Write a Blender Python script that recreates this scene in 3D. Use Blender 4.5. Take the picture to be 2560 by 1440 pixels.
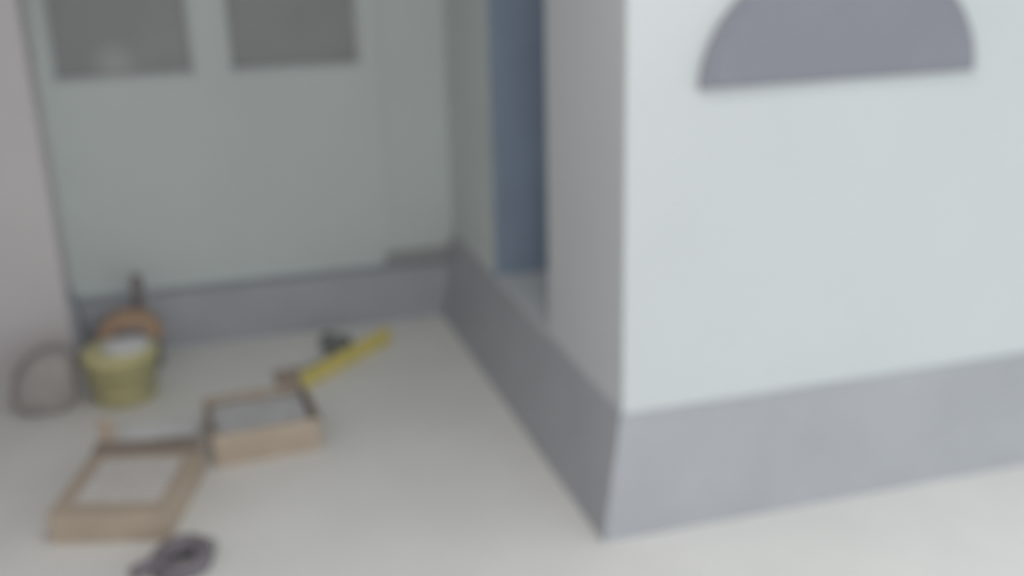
import bpy, bmesh, math, random
from mathutils import Vector, Matrix, noise
random.seed(7)
for o in list(bpy.data.objects): bpy.data.objects.remove(o)
S = bpy.context.scene
C = S.collection

# ---------------------------------------------------------------- camera
F_PX, YAW, PITCH, ROLL, CAM_H = 2714.0, 0.2829, 0.3273, -0.02456, 1.5
cy, sy, cp, sp = math.cos(YAW), math.sin(YAW), math.cos(PITCH), math.sin(PITCH)
fw = Vector((sy*cp, cy*cp, -sp)); r0 = Vector((cy, -sy, 0)); u0 = r0.cross(fw)
rt = r0*math.cos(ROLL) + u0*math.sin(ROLL); up = u0*math.cos(ROLL) - r0*math.sin(ROLL)
cam_data = bpy.data.cameras.new('camera'); cam = bpy.data.objects.new('camera', cam_data); C.objects.link(cam)
cam.matrix_world = Matrix(((rt.x, up.x, -fw.x, 0), (rt.y, up.y, -fw.y, 0), (rt.z, up.z, -fw.z, CAM_H), (0, 0, 0, 1)))
cam_data.sensor_width = 36.0; cam_data.lens = F_PX/2560*36; cam_data.clip_start = 0.02
# the photograph is out of focus everywhere: the lens is set to a very near distance
cam_data.dof.use_dof = True; cam_data.dof.focus_distance = 0.5; cam_data.dof.aperture_fstop = 4.3
S.camera = cam

# ---------------------------------------------------------------- sky, exposure
w = bpy.data.worlds.new('overcast'); S.world = w; w.use_nodes = True
bg = w.node_tree.nodes['Background']; bg.inputs[0].default_value = (0.93, 0.98, 1.0, 1); bg.inputs[1].default_value = 1.0
S.view_settings.view_transform = 'Standard'; S.view_settings.look = 'None'
S.view_settings.gamma = 1.0; S.view_settings.use_curve_mapping = False
S.view_settings.exposure = 0.68

# ---------------------------------------------------------------- materials
def mat(name, col, rough=0.7, var=0.06, scale=6.0, bump=0.0, bscale=60.0, spec=0.3, metal=0.0):
    m = bpy.data.materials.new(name); m.use_nodes = True
    nt = m.node_tree; b = nt.nodes['Principled BSDF']
    b.inputs['Roughness'].default_value = rough; b.inputs['Metallic'].default_value = metal
    b.inputs['Specular IOR Level'].default_value = spec
    tc = nt.nodes.new('ShaderNodeTexCoord')
    n = nt.nodes.new('ShaderNodeTexNoise'); n.inputs['Scale'].default_value = scale; n.inputs['Detail'].default_value = 5
    nt.links.new(tc.outputs['Object'], n.inputs['Vector'])
    r = nt.nodes.new('ShaderNodeValToRGB')
    r.color_ramp.elements[0].position = 0.3; r.color_ramp.elements[1].position = 0.7
    r.color_ramp.elements[0].color = tuple(c*(1-var) for c in col) + (1,)
    r.color_ramp.elements[1].color = tuple(min(1, c*(1+var)) for c in col) + (1,)
    nt.links.new(n.outputs['Fac'], r.inputs['Fac']); nt.links.new(r.outputs['Color'], b.inputs['Base Color'])
    if bump:
        n2 = nt.nodes.new('ShaderNodeTexNoise'); n2.inputs['Scale'].default_value = bscale; n2.inputs['Detail'].default_value = 3
        nt.links.new(tc.outputs['Object'], n2.inputs['Vector'])
        bp = nt.nodes.new('ShaderNodeBump'); bp.inputs['Strength'].default_value = bump; bp.inputs['Distance'].default_value = 0.004
        nt.links.new(n2.outputs['Fac'], bp.inputs['Height']); nt.links.new(bp.outputs['Normal'], b.inputs['Normal'])
    return m
M = dict(  # colours paled and muted to paint in the lens haze
    wall=mat('white_paint', (0.675, 0.705, 0.72), 0.8, 0.02, 2, 0.08),
    wall_back=mat('grey_white_paint', (0.665, 0.715, 0.70), 0.8, 0.03, 2, 0.08),
    wall_left=mat('warm_white_paint', (0.74, 0.70, 0.71), 0.8, 0.03, 2, 0.08),  # pinkish lens tint painted into the wall colour
    ceil=mat('ceiling_paint', (0.75, 0.75, 0.74), 0.9, 0.02),
    floor=mat('pale_screed', (0.82, 0.81, 0.79), 0.6, 0.04, 3, 0.1, 40),
    ground=mat('pale_paving', (0.5, 0.5, 0.49), 0.8, 0.06, 1),
    base=mat('grey_skirting_coat', (0.435, 0.445, 0.475), 0.6, 0.05, 5, 0.1),
    frame=mat('white_frame', (0.68, 0.70, 0.71), 0.5, 0.02, 8),
    lining=mat('slate_lining', (0.29, 0.36, 0.45), 0.5, 0.06, 6),
    gap=mat('dark_joint', (0.40, 0.42, 0.41), 0.8, 0.05, 8),
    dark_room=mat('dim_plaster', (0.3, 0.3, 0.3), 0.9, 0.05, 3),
    panel=mat('slate_grey_panel', (0.275, 0.28, 0.32), 0.6, 0.05, 4),
    card=mat('brown_cardboard', (0.49, 0.405, 0.32), 0.85, 0.07, 10, 0.15, 120),
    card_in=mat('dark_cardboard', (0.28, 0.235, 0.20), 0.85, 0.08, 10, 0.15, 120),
    greycloth=mat('grey_felt', (0.55, 0.55, 0.56), 0.95, 0.08, 25, 0.4, 90),
    yellow=mat('yellow_plastic', (0.62, 0.58, 0.31), 0.5, 0.05, 10),
    level=mat('yellow_enamel', (0.80, 0.67, 0.22), 0.4, 0.04, 10),
    white=mat('white_plastic', (0.72, 0.72, 0.72), 0.5, 0.02, 10),
    wire=mat('galvanised_wire', (0.4, 0.4, 0.4), 0.4, 0.05, 20, metal=0.7),
    orange=mat('orange_fabric', (0.56, 0.38, 0.26), 0.8, 0.06, 20, 0.2, 100),
    purple=mat('purple_brown_fabric', (0.27, 0.235, 0.24), 0.85, 0.08, 20, 0.2, 100),
    black=mat('charcoal_rubber', (0.22, 0.23, 0.225), 0.6, 0.08, 20),
    cable=mat('plum_grey_sheath', (0.19, 0.17, 0.19), 0.5, 0.06, 20),
    sack=mat('taupe_sacking', (0.42, 0.39, 0.375), 0.95, 0.1, 20, 0.4, 120),
    film=mat('milky_film', (0.80, 0.81, 0.82), 0.35, 0.04, 10),
    vial=mat('green_vial', (0.55, 0.68, 0.25), 0.2, 0.03, 10),
)
# printed sheet: illegible rows of grey print on white paper
def paper_mat():
    m = bpy.data.materials.new('printed_paper'); m.use_nodes = True; nt = m.node_tree; b = nt.nodes['Principled BSDF']
    b.inputs['Roughness'].default_value = 0.9
    tc = nt.nodes.new('ShaderNodeTexCoord')
    wv = nt.nodes.new('ShaderNodeTexWave'); wv.wave_type = 'BANDS'; wv.bands_direction = 'Y'
    wv.inputs['Scale'].default_value = 14.0; wv.inputs['Distortion'].default_value = 0.0
    nt.links.new(tc.outputs['Object'], wv.inputs['Vector'])
    mp = nt.nodes.new('ShaderNodeMapping'); mp.inputs['Scale'].default_value = (90, 14, 1)
    nt.links.new(tc.outputs['Object'], mp.inputs['Vector'])
    n = nt.nodes.new('ShaderNodeTexNoise'); n.inputs['Scale'].default_value = 1.0
    nt.links.new(mp.outputs['Vector'], n.inputs['Vector'])
    a = nt.nodes.new('ShaderNodeMath'); a.operation = 'GREATER_THAN'; a.inputs[1].default_value = 0.66
    nt.links.new(wv.outputs['Fac'], a.inputs[0])
    c = nt.nodes.new('ShaderNodeMath'); c.operation = 'GREATER_THAN'; c.inputs[1].default_value = 0.42
    nt.links.new(n.outputs['Fac'], c.inputs[0])
    d = nt.nodes.new('ShaderNodeMath'); d.operation = 'MULTIPLY'
    nt.links.new(a.outputs[0], d.inputs[0]); nt.links.new(c.outputs[0], d.inputs[1])
    mx = nt.nodes.new('ShaderNodeMix'); mx.data_type = 'RGBA'
    mx.inputs['A'].default_value = (0.76, 0.73, 0.70, 1); mx.inputs['B'].default_value = (0.40, 0.37, 0.35, 1)
    nt.links.new(d.outputs[0], mx.inputs['Factor']); nt.links.new(mx.outputs['Result'], b.inputs['Base Color'])
    return m
M['paper'] = paper_mat()
# dusty glass: part clear, part grey film; the paler patch paints in a pale shape seen in the glass
def glass_mat(name, smudge=None):
    m = bpy.data.materials.new(name); m.use_nodes = True; nt = m.node_tree; b = nt.nodes['Principled BSDF']
    b.inputs['Roughness'].default_value = 0.35; b.inputs['Specular IOR Level'].default_value = 0.3
    tc = nt.nodes.new('ShaderNodeTexCoord')
    n = nt.nodes.new('ShaderNodeTexNoise'); n.inputs['Scale'].default_value = 5; nt.links.new(tc.outputs['Object'], n.inputs['Vector'])
    r = nt.nodes.new('ShaderNodeValToRGB')
    r.color_ramp.elements[0].color = (0.40, 0.41, 0.405, 1); r.color_ramp.elements[1].color = (0.46, 0.47, 0.465, 1)
    nt.links.new(n.outputs['Fac'], r.inputs['Fac']); col = r.outputs['Color']
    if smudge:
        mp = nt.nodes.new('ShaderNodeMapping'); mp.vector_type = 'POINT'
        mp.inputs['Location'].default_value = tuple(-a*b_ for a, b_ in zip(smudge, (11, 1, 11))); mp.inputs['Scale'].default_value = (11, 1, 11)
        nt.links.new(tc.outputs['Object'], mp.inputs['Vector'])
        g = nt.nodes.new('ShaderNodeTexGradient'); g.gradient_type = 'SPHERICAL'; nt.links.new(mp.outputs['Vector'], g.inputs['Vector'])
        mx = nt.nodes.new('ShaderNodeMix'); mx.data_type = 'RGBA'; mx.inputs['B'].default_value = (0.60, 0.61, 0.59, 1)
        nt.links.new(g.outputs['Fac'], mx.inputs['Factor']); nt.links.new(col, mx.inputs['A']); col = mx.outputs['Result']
    nt.links.new(col, b.inputs['Base Color'])
    t = nt.nodes.new('ShaderNodeBsdfTransparent'); ms = nt.nodes.new('ShaderNodeMixShader'); ms.inputs[0].default_value = 0.8
    nt.links.new(t.outputs[0], ms.inputs[1]); nt.links.new(b.outputs[0], ms.inputs[2])
    nt.links.new(ms.outputs[0], nt.nodes['Material Output'].inputs[0])
    return m
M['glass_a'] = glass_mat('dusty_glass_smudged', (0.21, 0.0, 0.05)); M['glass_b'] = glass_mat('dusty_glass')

# ---------------------------------------------------------------- mesh helpers
def obj(name, bm, m, parent=None, loc=(0, 0, 0), rotz=0.0, smooth=False):
    bmesh.ops.recalc_face_normals(bm, faces=bm.faces)
    me = bpy.data.meshes.new(name); bm.to_mesh(me); bm.free()
    if smooth:
        for p in me.polygons: p.use_smooth = True
    me.materials.append(M[m])
    o = bpy.data.objects.new(name, me); C.objects.link(o)
    if parent: o.parent = parent
    o.location = loc; o.rotation_euler = (0, 0, rotz)
    return o
def tag(o, label, cat, group=None):
    o['label'] = label; o['category'] = cat
    if group: o['group'] = group
    return o
def thing(name, label, cat, loc=(0, 0, 0), rotz=0.0):
    o = bpy.data.objects.new(name, None); C.objects.link(o); o.empty_display_size = 0.05
    o.location = loc; o.rotation_euler = (0, 0, rotz); return tag(o, label, cat)
def struct(name, bm, m, parent=None, label=None, **k):
    o = obj(name, bm, m, parent, **k)
    if not parent:
        o['kind'] = 'structure'
        if label: o['label'] = label
    return o
def add_box(bm, a, b, bev=0.0):
    t = bmesh.new(); bmesh.ops.create_cube(t, size=1)
    for v in t.verts:
        v.co = Vector([(a[i]+b[i])/2 + v.co[i]*(b[i]-a[i]) for i in range(3)])
    if bev: bmesh.ops.bevel(t, geom=list(t.edges), offset=bev, segments=2, affect='EDGES', profile=0.7)
    merge(bm, t)
def merge(bm, t):
    me = bpy.data.meshes.new('tmp'); t.to_mesh(me); t.free(); bm.from_mesh(me); bpy.data.meshes.remove(me)
def box(a, b, bev=0.0):
    bm = bmesh.new(); add_box(bm, a, b, bev); return bm
def prism(pts, axis, lo, hi):
    """closed polygon pts (2-D) swept along an axis; axis x: pts=(y,z), y: pts=(x,z), z: pts=(x,y)"""
    bm = bmesh.new()
    def P(p, t): return {'x': (t, p[0], p[1]), 'y': (p[0], t, p[1]), 'z': (p[0], p[1], t)}[axis]
    A = [bm.verts.new(P(p, lo)) for p in pts]; B = [bm.verts.new(P(p, hi)) for p in pts]
    n = len(pts); bm.faces.new(A); bm.faces.new(B)
    for i in range(n): bm.faces.new((A[i], A[(i+1) % n], B[(i+1) % n], B[i]))
    return bm
def lathe(prof, n=40, bm=None, c=(0, 0, 0), sx=1, sy_=1):
    bm = bm or bmesh.new(); rings = []
    for r, z in prof:
        rings.append([bm.verts.new((c[0]+sx*r*math.cos(2*math.pi*i/n), c[1]+sy_*r*math.sin(2*math.pi*i/n), c[2]+z)) for i in range(n)] if r > 1e-6 else [bm.verts.new((c[0], c[1], c[2]+z))])
    for a, b in zip(rings, rings[1:]):
        for i in range(n):
            j = (i+1) % n
            if len(a) == 1 and len(b) == 1: continue
            if len(a) == 1: bm.faces.new((a[0], b[j], b[i]))
            elif len(b) == 1: bm.faces.new((a[i], a[j], b[0]))
            else: bm.faces.new((a[i], a[j], b[j], b[i]))
    return bm
def tube(path, r, n=10, bm=None, closed=False):
    bm = bm or bmesh.new(); P = [Vector(p) for p in path]; rings = []; nrm = None
    for i, p in enumerate(P):
        a = P[(i-1) % len(P)] if (closed or i > 0) else p; b = P[(i+1) % len(P)] if (closed or i < len(P)-1) else p
        t = (b-a).normalized()
        if nrm is None: nrm = t.orthogonal().normalized()
        nrm = (nrm - t*nrm.dot(t)).normalized(); bi = t.cross(nrm)
        rr = r[i] if isinstance(r, (list, tuple)) else r
        rings.append([bm.verts.new(p + rr*(nrm*math.cos(2*math.pi*k/n) + bi*math.sin(2*math.pi*k/n))) for k in range(n)])
    m = len(rings)
    for i in range(m if closed else m-1):
        a, b = rings[i], rings[(i+1) % m]
        for k in range(n): bm.faces.new((a[k], a[(k+1) % n], b[(k+1) % n], b[k]))
    if not closed: bm.faces.new(rings[0][::-1]); bm.faces.new(rings[-1])
    return bm

# ---------------------------------------------------------------- setting
XL, XS, YB, YF, HC = -0.50, 0.951, 4.13, 2.304, 2.60      # left wall, right side wall, back wall, front wall face, ceiling
XP, YP, ZP = 0.875, 2.237, 0.315                           # foot of the grey skirting on the pier, and its height
XR = -0.82                                                 # face of the recess in the left wall
struct('floor', box((XR-0.3, -2.0, -0.1), (5.0, YB+0.12, 0.0)), 'floor', label='pale screed floor')
struct('ground', box((-30, -40, -0.2), (30, -2.0, -0.02)), 'ground', label='pale paving outside the open side')  # added out of view to block sky light from below the horizon
struct('ceiling', box((XR-0.3, -1.0, HC), (5.0, YB+0.12, HC+0.12)), 'ceil', label='white ceiling')
# back wall with two openings
W1, W2, ZW, ZT = (-0.455, 0.028), (0.150, 0.634), 0.992, 1.95
bm = bmesh.new()
add_box(bm, (XL-0.3, YB, 0), (1.40, YB+0.12, ZW)); add_box(bm, (XL-0.3, YB, ZT), (1.40, YB+0.12, HC))
for a, b in ((XL-0.3, W1[0]), (W1[1], W2[0]), (W2[1], 1.40)): add_box(bm, (a, YB, ZW), (b, YB+0.12, ZT))
struct('wall_back', bm, 'wall_back', label='white back wall with two interior windows')
for i, (a, b) in enumerate((W1, W2)):
    wn = bpy.data.objects.new('window_%d' % (i+1), None); C.objects.link(wn); wn['kind'] = 'structure'
    wn.location = (a, YB, ZW); wn['label'] = ('left dark interior window with a pale dust smudge', 'right dark interior window beside the door panel')[i]
    W = b-a; H = ZT-ZW; f = 0.012
    bm = bmesh.new()
    for q in (((0, 0.03, 0), (W, 0.075, f)), ((0, 0.03, H-f), (W, 0.075, H)), ((0, 0.03, f), (f, 0.075, H-f)), ((W-f, 0.03, f), (W, 0.075, H-f))): add_box(bm, *q)
    obj('window_frame', bm, 'frame', wn)
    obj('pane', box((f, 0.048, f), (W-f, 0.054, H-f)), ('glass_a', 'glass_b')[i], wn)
# dim room behind the windows
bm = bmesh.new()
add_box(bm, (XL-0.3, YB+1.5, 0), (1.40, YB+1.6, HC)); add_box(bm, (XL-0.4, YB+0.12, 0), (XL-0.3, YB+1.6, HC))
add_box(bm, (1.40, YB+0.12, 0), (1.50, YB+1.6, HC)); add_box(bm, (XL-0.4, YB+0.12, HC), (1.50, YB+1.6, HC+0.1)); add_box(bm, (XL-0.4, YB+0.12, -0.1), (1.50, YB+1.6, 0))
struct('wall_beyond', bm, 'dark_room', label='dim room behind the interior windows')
# left wall
struct('wall_left', prism([(XR-0.3, -2.0), (XR, -2.0), (XR, 3.92), (XL, 3.92), (XL, YB), (XR-0.3, YB)], 'z', 0, HC), 'wall_left', label='warm white left wall with a nib beside the windows')
# right side wall: pier, low part under the opening, stretch next to the back wall, lintel
OY0, OY1 = 2.885, 3.475
bm = bmesh.new(); T = 0.30
add_box(bm, (XS, OY0, 0), (XS+T, OY1, ZP)); add_box(bm, (XS, OY1, 0), (XS+T, YB, HC)); add_box(bm, (XS, OY0, 2.05), (XS+T, OY1, HC))
struct('wall_right', bm, 'wall_back', label='grey white side wall with a tall dark-lined opening')
struct('wall_front', prism([(XS, YF), (5.0, YF), (5.0, YF+0.25), (XS+T, YF+0.25), (XS+T, OY0), (XS, OY0)], 'z', 0, HC), 'wall', label='bright white projecting wall on the right')
# dark room beyond the opening
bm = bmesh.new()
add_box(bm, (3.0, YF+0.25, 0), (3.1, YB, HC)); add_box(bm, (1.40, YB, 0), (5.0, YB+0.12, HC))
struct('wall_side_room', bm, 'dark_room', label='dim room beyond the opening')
wn = bpy.data.objects.new('window_3', None); C.objects.link(wn); wn['kind'] = 'structure'; wn.location = (XS, OY1, ZP)
wn['label'] = 'tall opening with slate lining in the side wall'
obj('lining', box((0.0, -0.012, 0.0), (T, 0.0, 2.05-ZP)), 'lining', wn)
obj('lining', box((0.02, OY0-OY1, 0.0), (T, OY0-OY1+0.012, 2.05-ZP)), 'lining', wn)
obj('lining', box((0.02, OY0-OY1, 2.05-ZP-0.012), (T, 0, 2.05-ZP)), 'lining', wn)
obj('sill', box((-0.004, OY0-OY1, 0.0), (T, -0.012, 0.012)), 'frame', wn)
obj('leaf', box((T-0.03, OY0-OY1, 0.012), (T, -0.012, 2.05-ZP-0.012)), 'lining', wn)
# grey skirting: battered (wider at the foot) round the pier, with a ledge along the back wall
struct('baseboard_right', prism([(XP, 0), (XS, 0), (XS, ZP), (XS-0.008, ZP)], 'y', YF, 4.03), 'base', label='grey skirting on the side wall')
bm = bmesh.new(); A = [bm.verts.new(q) for q in ((XP, YP, 0), (5.0, YP, 0), (5.0, YF, 0), (XS, YF, 0), (XP, YF, 0))]
B = [bm.verts.new(q) for q in ((XS-0.008, YF-0.008, ZP), (5.0, YF-0.008, ZP), (5.0, YF, ZP), (XS, YF, ZP), (XS-0.008, YF, ZP))]
bm.faces.new(A); bm.faces.new(B)
for i in range(5): bm.faces.new((A[i], A[(i+1) % 5], B[(i+1) % 5], B[i]))
struct('baseboard_front', bm, 'base', label='grey skirting along the bright front wall')
struct('baseboard_back', prism([(4.022, 0), (YB, 0), (YB, 0.205), (4.04, 0.200)], 'x', XL, XS), 'base', label='grey skirting ledge along the back wall')
struct('baseboard_left', prism([(XL, 0), (XL+0.05, 0), (XL+0.012, 0.27), (XL, 0.27)], 'y', 3.92, 4.03), 'base', label='short grey skirting on the left wall')
# flush door panel at the right end of the back wall, with dark strips under it that paint in the shade of the joint
dr = bpy.data.objects.new('door_1', None); C.objects.link(dr); dr['kind'] = 'structure'; dr.location = (0.705, YB, 0.205)
dr['label'] = 'narrow flush grey white door panel beside the side wall'
obj('door_leaf', box((0.0, -0.022, 0.055), (XS-0.705, 0.0, 1.95), 0.002), 'wall_back', dr)
obj('threshold_gap', box((-0.03, -0.020, 0.0), (XS-0.705, 0.0, 0.05), 0.003), 'gap', dr)
obj('threshold_gap', box((XS-0.705-0.010, -0.21, 0.05), (XS-0.705, -0.02, 0.095), 0.003), 'gap', dr)

# ---------------------------------------------------------------- half-round panel on the front wall
pts = [(-0.372, 0), (0.372, 0)] + [(0.372*math.cos(t), 0.30*math.sin(t)) for t in [math.pi*i/36 for i in range(1, 36)]]
pn = thing('half_round_panel', 'slate grey half-round panel mounted high on the bright white wall', 'panel', (1.503, YF, 1.118))
obj('panel_board', prism(pts, 'y', -0.016, 0.0), 'panel', pn)
inn = [(x*0.93, 0.012 + z*0.92) for x, z in pts]
obj('raised_field', prism(inn, 'y', -0.018, -0.016), 'panel', pn)

# ---------------------------------------------------------------- cartons
def open_box(w_, d_, h_, t=0.005):
    bm = bmesh.new(); x, y = w_/2, d_/2
    add_box(bm, (-x, -y, 0), (x, y, t)); add_box(bm, (-x, -y, t), (x, -y+t, h_)); add_box(bm, (-x, y-t, t), (x, y, h_))
    add_box(bm, (-x, -y+t, t), (-x+t, y-t, h_)); add_box(bm, (x-t, -y+t, t), (x, y-t, h_)); return bm
def flap(length, depth, t=0.004):      # hinge along +x at the origin, extends to +y
    return box((-length/2, 0, -t/2), (length/2, depth, t/2), 0.001)
def place_flap(name, length, depth, parent, loc, rz, tilt, m='card'):
    o = obj(name, flap(length, depth), m, parent); o.location = loc; o.rotation_euler = (tilt, 0, rz); return o
R = math.radians
# near carton, flat, closed at the front, back flaps lifted
cw, cd, ch = 0.305, 0.385, 0.090
ct = thing('cardboard_carton', 'low brown cardboard carton with a printed sheet on top', 'box', (-0.274, 2.832, 0), R(-15.5))
obj('body', box((-cw/2, -cd/2, 0), (cw/2, cd/2, ch-0.008), 0.003), 'card', ct)
obj('lid_flap', box((-cw/2, -cd/2-0.001, ch-0.008), (cw/2, cd/2-0.055, ch-0.003), 0.001), 'card', ct)
place_flap('rear_flap', cw, 0.055, ct, (0, cd/2-0.054, ch-0.003), 0, R(14), 'card_in')  # dark card colour paints in the shadow at the carton's rear opening
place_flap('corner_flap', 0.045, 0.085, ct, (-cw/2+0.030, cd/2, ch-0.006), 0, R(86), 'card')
sh = obj('printed_sheet', box((-0.112, -0.120, 0), (0.112, 0.120, 0.0012)), 'paper', None, (-0.273, 2.812, ch-0.0028), R(-15.5))
tag(sh, 'white sheet with rows of grey print on the low carton', 'paper')
# far tray with a grey cloth in it
tw, td, th = 0.312, 0.285, 0.105
tr = thing('cardboard_tray', 'open brown cardboard tray holding a grey cloth beside the yellow level', 'box', (0.096, 3.125, 0), R(4))
obj('body', open_box(tw, td, th), 'card', tr)
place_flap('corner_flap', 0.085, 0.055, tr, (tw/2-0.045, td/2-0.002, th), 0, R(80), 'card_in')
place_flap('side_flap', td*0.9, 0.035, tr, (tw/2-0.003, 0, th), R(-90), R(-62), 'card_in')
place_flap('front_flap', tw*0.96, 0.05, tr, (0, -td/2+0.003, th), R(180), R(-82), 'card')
def cloth(nx, ny, w_, d_, amp, seed, base=0.0):
    bm = bmesh.new(); g = []
    for j in range(ny+1):
        row = []
        for i in range(nx+1):
            x = (i/nx-0.5)*w_; y = (j/ny-0.5)*d_
            z = base + amp*(0.5+0.5*noise.noise(Vector((x*14+seed, y*14, seed)))) + amp*0.4*noise.noise(Vector((x*40, y*40+seed, 2)))
            row.append(bm.verts.new((x + 0.01*noise.noise(Vector((y*9, seed, 1))), y + 0.01*noise.noise(Vector((x*9, seed, 5))), z)))
        g.append(row)
    for j in range(ny):
        for i in range(nx): bm.faces.new((g[j][i], g[j][i+1], g[j+1][i+1], g[j+1][i]))
    r = bmesh.ops.extrude_face_region(bm, geom=list(bm.faces))
    for v in r['geom']:
        if isinstance(v, bmesh.types.BMVert): v.co.z -= 0.003
    return bm
c_ = obj('folded_cloth', cloth(30, 28, tw-0.03, td-0.03, 0.02, 3.1, 0.0), 'greycloth', None, (0.096, 3.125, 0.074), R(4), True)
tag(c_, 'grey rumpled cloth lying in the open cardboard tray', 'cloth')
# milky film on the floor between bucket and carton
f_ = obj('plastic_sheet', cloth(30, 24, 0.22, 0.13, 0.02, 8.4, 0.0), 'film', None, (-0.205, 3.26, 0.006), R(-8), True)
tag(f_, 'crumpled milky plastic sheet on the floor between bucket and carton', 'plastic sheet')

# ---------------------------------------------------------------- bucket
bk = thing('bucket', 'yellow plastic bucket with a white lid against the left wall', 'bucket', (-0.322, 3.612, 0))
obj('body', lathe([(0, 0), (0.098, 0), (0.102, 0.004), (0.120, 0.150), (0.126, 0.152), (0.126, 0.166), (0.119, 0.166), (0.112, 0.160), (0.096, 0.010), (0, 0.010)], 48), 'yellow', bk, smooth=True)
lid = obj('lid', lathe([(0, 0.163), (0.119, 0.163), (0.122, 0.168), (0.118, 0.174), (0.098, 0.176), (0, 0.178)], 48), 'yellow', bk, smooth=True)
obj('lid_cap', lathe([(0, 0.170), (0.080, 0.176), (0.076, 0.190), (0.045, 0.196), (0, 0.197)], 48, c=(0.022, 0.0, 0)), 'white', lid, smooth=True)
hd = obj('handle', tube([(0.128*math.cos(t), -0.130*math.sin(t), 0.140-0.085*math.sin(t)) for t in [math.pi*i/20 for i in range(21)]], 0.0028, 8), 'wire', bk, smooth=True)
obj('grip', tube([(0.128*math.cos(t), -0.130*math.sin(t), 0.140-0.085*math.sin(t)) for t in [math.pi*(0.38+0.24*i/8) for i in range(9)]], 0.008, 10), 'yellow', hd, smooth=True)

# ---------------------------------------------------------------- bag behind the bucket with an upright brush
bg_ = thing('tool_bag', 'small dark bag with a broad orange top band behind the yellow bucket', 'bag', (-0.300, 3.885, 0))
def bag(wd, dp, z0, z1, squ=0.0):
    pr = []
    for k in range(9):
        t = k/8; z = z0 + (z1-z0)*t; s = 1 - squ*t**2
        pr.append((s, z))
    return lathe([(0, z0)] + pr + [(0, z1)], 36, sx=wd/2, sy_=dp/2)
obj('body', bag(0.20, 0.12, 0.0, 0.165, 0.12), 'purple', bg_, smooth=True)
arch = []
for k in range(19):
    t = math.pi*k/18; arch.append((0.112*math.cos(t), 0.115 + 0.090*math.sin(t)))
arch_in = [(x*0.58, 0.115 + (z-0.115)*0.50) for x, z in arch]
obj('top_band', prism(arch + arch_in[::-1], 'y', -0.045, 0.045), 'orange', bg_)
br = thing('hand_brush', 'dark upright brush handle sticking up behind the orange-topped bag', 'brush', (-0.262, 3.985, 0))
obj('handle', lathe([(0, 0.12), (0.012, 0.12), (0.014, 0.20), (0.019, 0.24), (0.023, 0.275), (0.021, 0.300), (0.013, 0.313), (0, 0.315)], 20), 'purple', br, smooth=True)
obj('head', box((-0.045, -0.018, 0.06), (0.045, 0.018, 0.125), 0.006), 'black', br)
obj('bristles', prism([(-0.043, 0.0), (0.043, 0.0), (0.041, 0.062), (-0.041, 0.062)], 'y', -0.015, 0.015), 'sack', br)

# ---------------------------------------------------------------- sack at the left wall
bm = bmesh.new(); bmesh.ops.create_icosphere(bm, subdivisions=4, radius=1.0)
for v in bm.verts:
    c = v.co.copy(); sq = lambda a, e: math.copysign(abs(a)**e, a)
    x, y, z = 0.100*sq(c.x, 0.6), 0.085*sq(c.y, 0.7), 0.11*sq(c.z, 0.65)
    x *= 1.0 - 0.35*max(0, c.z); n_ = 1 + 0.08*noise.noise(c*2.3) + 0.03*noise.noise(c*7)
    v.co = Vector((x*n_ + 0.35*max(z, 0), y*n_, max(z, -0.1)+0.1))
sk = thing('sack', 'small slumped taupe sack in the corner left of the yellow bucket', 'sack', (-0.566, 3.60, 0), R(0))
obj('body', bm, 'sack', sk, smooth=True)
obj('tie', tube([(0.038+0.040*math.cos(t), 0.05*math.sin(t), 0.200) for t in [2*math.pi*i/20 for i in range(20)]], 0.004, 8, closed=True), 'wire', sk, smooth=True)

# ---------------------------------------------------------------- spirit level and mallet
ang = math.atan2(0.354, 0.381); L = 0.52
lv = thing('spirit_level', 'yellow spirit level lying on the pale floor', 'spirit level', (0.425, 3.630, 0), ang)
obj('body', box((-L/2+0.012, -0.012, 0), (L/2-0.012, 0.012, 0.054), 0.002), 'level', lv)
for s in (-1, 1): obj('end_cap', box((s*L/2 - (0.014 if s > 0 else 0), -0.0135, 0), (s*L/2 + (0.014 if s < 0 else 0), 0.0135, 0.0555), 0.003), 'level', lv)
for x in (-0.18, 0.0, 0.18):
    wv_ = obj('vial_window', box((x-0.022, -0.0135, 0.014), (x+0.022, -0.0115, 0.036), 0.0008), 'level', lv)
    obj('vial', tube([(x-0.017, -0.0135, 0.025), (x+0.017, -0.0135, 0.025)], 0.005, 10), 'vial', wv_, smooth=True)
ml = thing('mallet', 'charcoal mallet lying on the floor along the yellow level', 'mallet', (0.425-0.68*0.070, 3.630+0.733*0.070, 0), ang)
obj('handle', tube([(-0.19, 0.0, 0.014), (-0.13, 0, 0.014), (-0.05, 0, 0.013), (0.06, 0, 0.022), (0.075, 0, 0.03)], [0.012, 0.014, 0.012, 0.010, 0.010], 14), 'black', ml, smooth=True)
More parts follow.
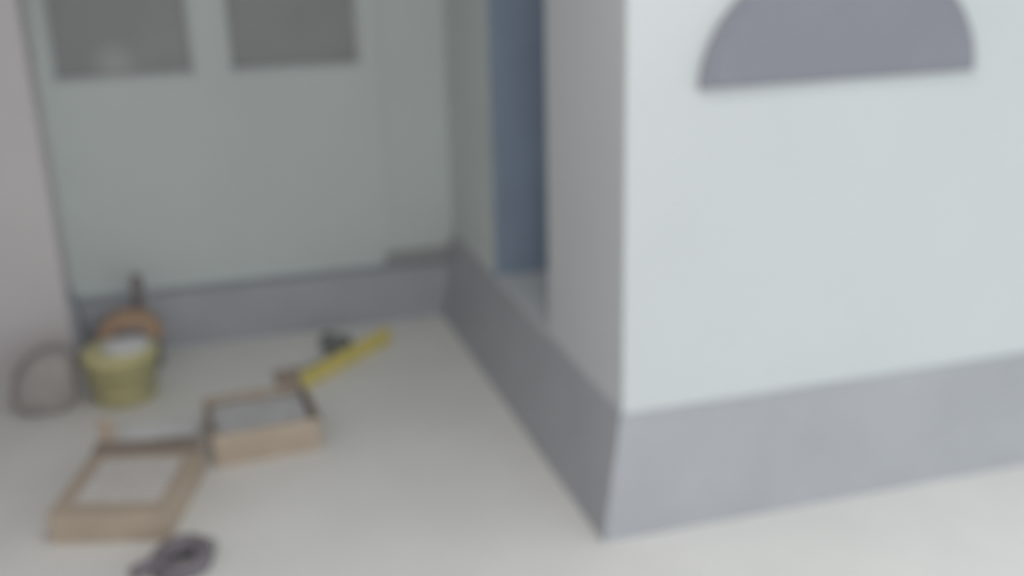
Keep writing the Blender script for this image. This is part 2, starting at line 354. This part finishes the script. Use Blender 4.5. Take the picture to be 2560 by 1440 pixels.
bm = tube([(0.085, -0.016, 0.036), (0.085, -0.012, 0.036), (0.085, 0.088, 0.036), (0.085, 0.092, 0.036)], [0.030, 0.035, 0.035, 0.030], 24)
obj('head', bm, 'black', ml, smooth=True)

# ---------------------------------------------------------------- coil of cable in the foreground
path = []
for k in range(0, 150):
    t = k/149*2*math.pi*3.4 + 0.4; r = 0.050 + 0.010*math.sin(t*0.31+1)
    path.append((r*math.cos(t)*1.08, r*math.sin(t)*0.95, 0.010 + 0.028*(k/149) + 0.006*math.sin(t+0.6)))
last = path[-1]
path += [(last[0]-0.02*i, last[1]+0.012*i-0.003*i*i, last[2]-0.004*i) for i in range(1, 4)]
cc = thing('cable_coil', 'small dark plum-grey coil of cable on the floor in front of the carton', 'cable', (-0.145, 2.468, 0), R(25))
obj('cable', tube(path, 0.0155, 10), 'cable', cc, smooth=True)
obj('cable_tie', tube([(0.066+0.022*math.cos(t), 0.0, 0.026+0.026*math.sin(t)) for t in [2*math.pi*i/16 for i in range(16)]], 0.004, 8, closed=True), 'black', cc, smooth=True)

# ---------------------------------------------------------------- ceiling lamp added out of view to brighten floor and walls
lp = thing('ceiling_lamp', 'round white ceiling lamp', 'lamp', (0.50, 1.5, HC))
obj('housing', lathe([(0, 0), (0.24, 0), (0.24, -0.03), (0.225, -0.05), (0.22, -0.05), (0.22, -0.02), (0, -0.02)], 40), 'white', lp, smooth=True)
md = bpy.data.materials.new('lit_diffuser'); md.use_nodes = True; bs = md.node_tree.nodes['Principled BSDF']
bs.inputs['Emission Color'].default_value = (1, 0.97, 0.94, 1); bs.inputs['Emission Strength'].default_value = 2.2; M['lit'] = md
obj('diffuser', lathe([(0, -0.03), (0.215, -0.03), (0.21, -0.048), (0, -0.052)], 40), 'lit', lp, smooth=True)
la = bpy.data.lights.new('lamp_light', 'AREA'); la.shape = 'DISK'; la.size = 0.42; la.energy = 6.3; la.color = (1, 0.97, 0.94)
lo_ = bpy.data.objects.new('lamp_light', la); C.objects.link(lo_); lo_.parent = lp; lo_.location = (0, 0, -0.06)
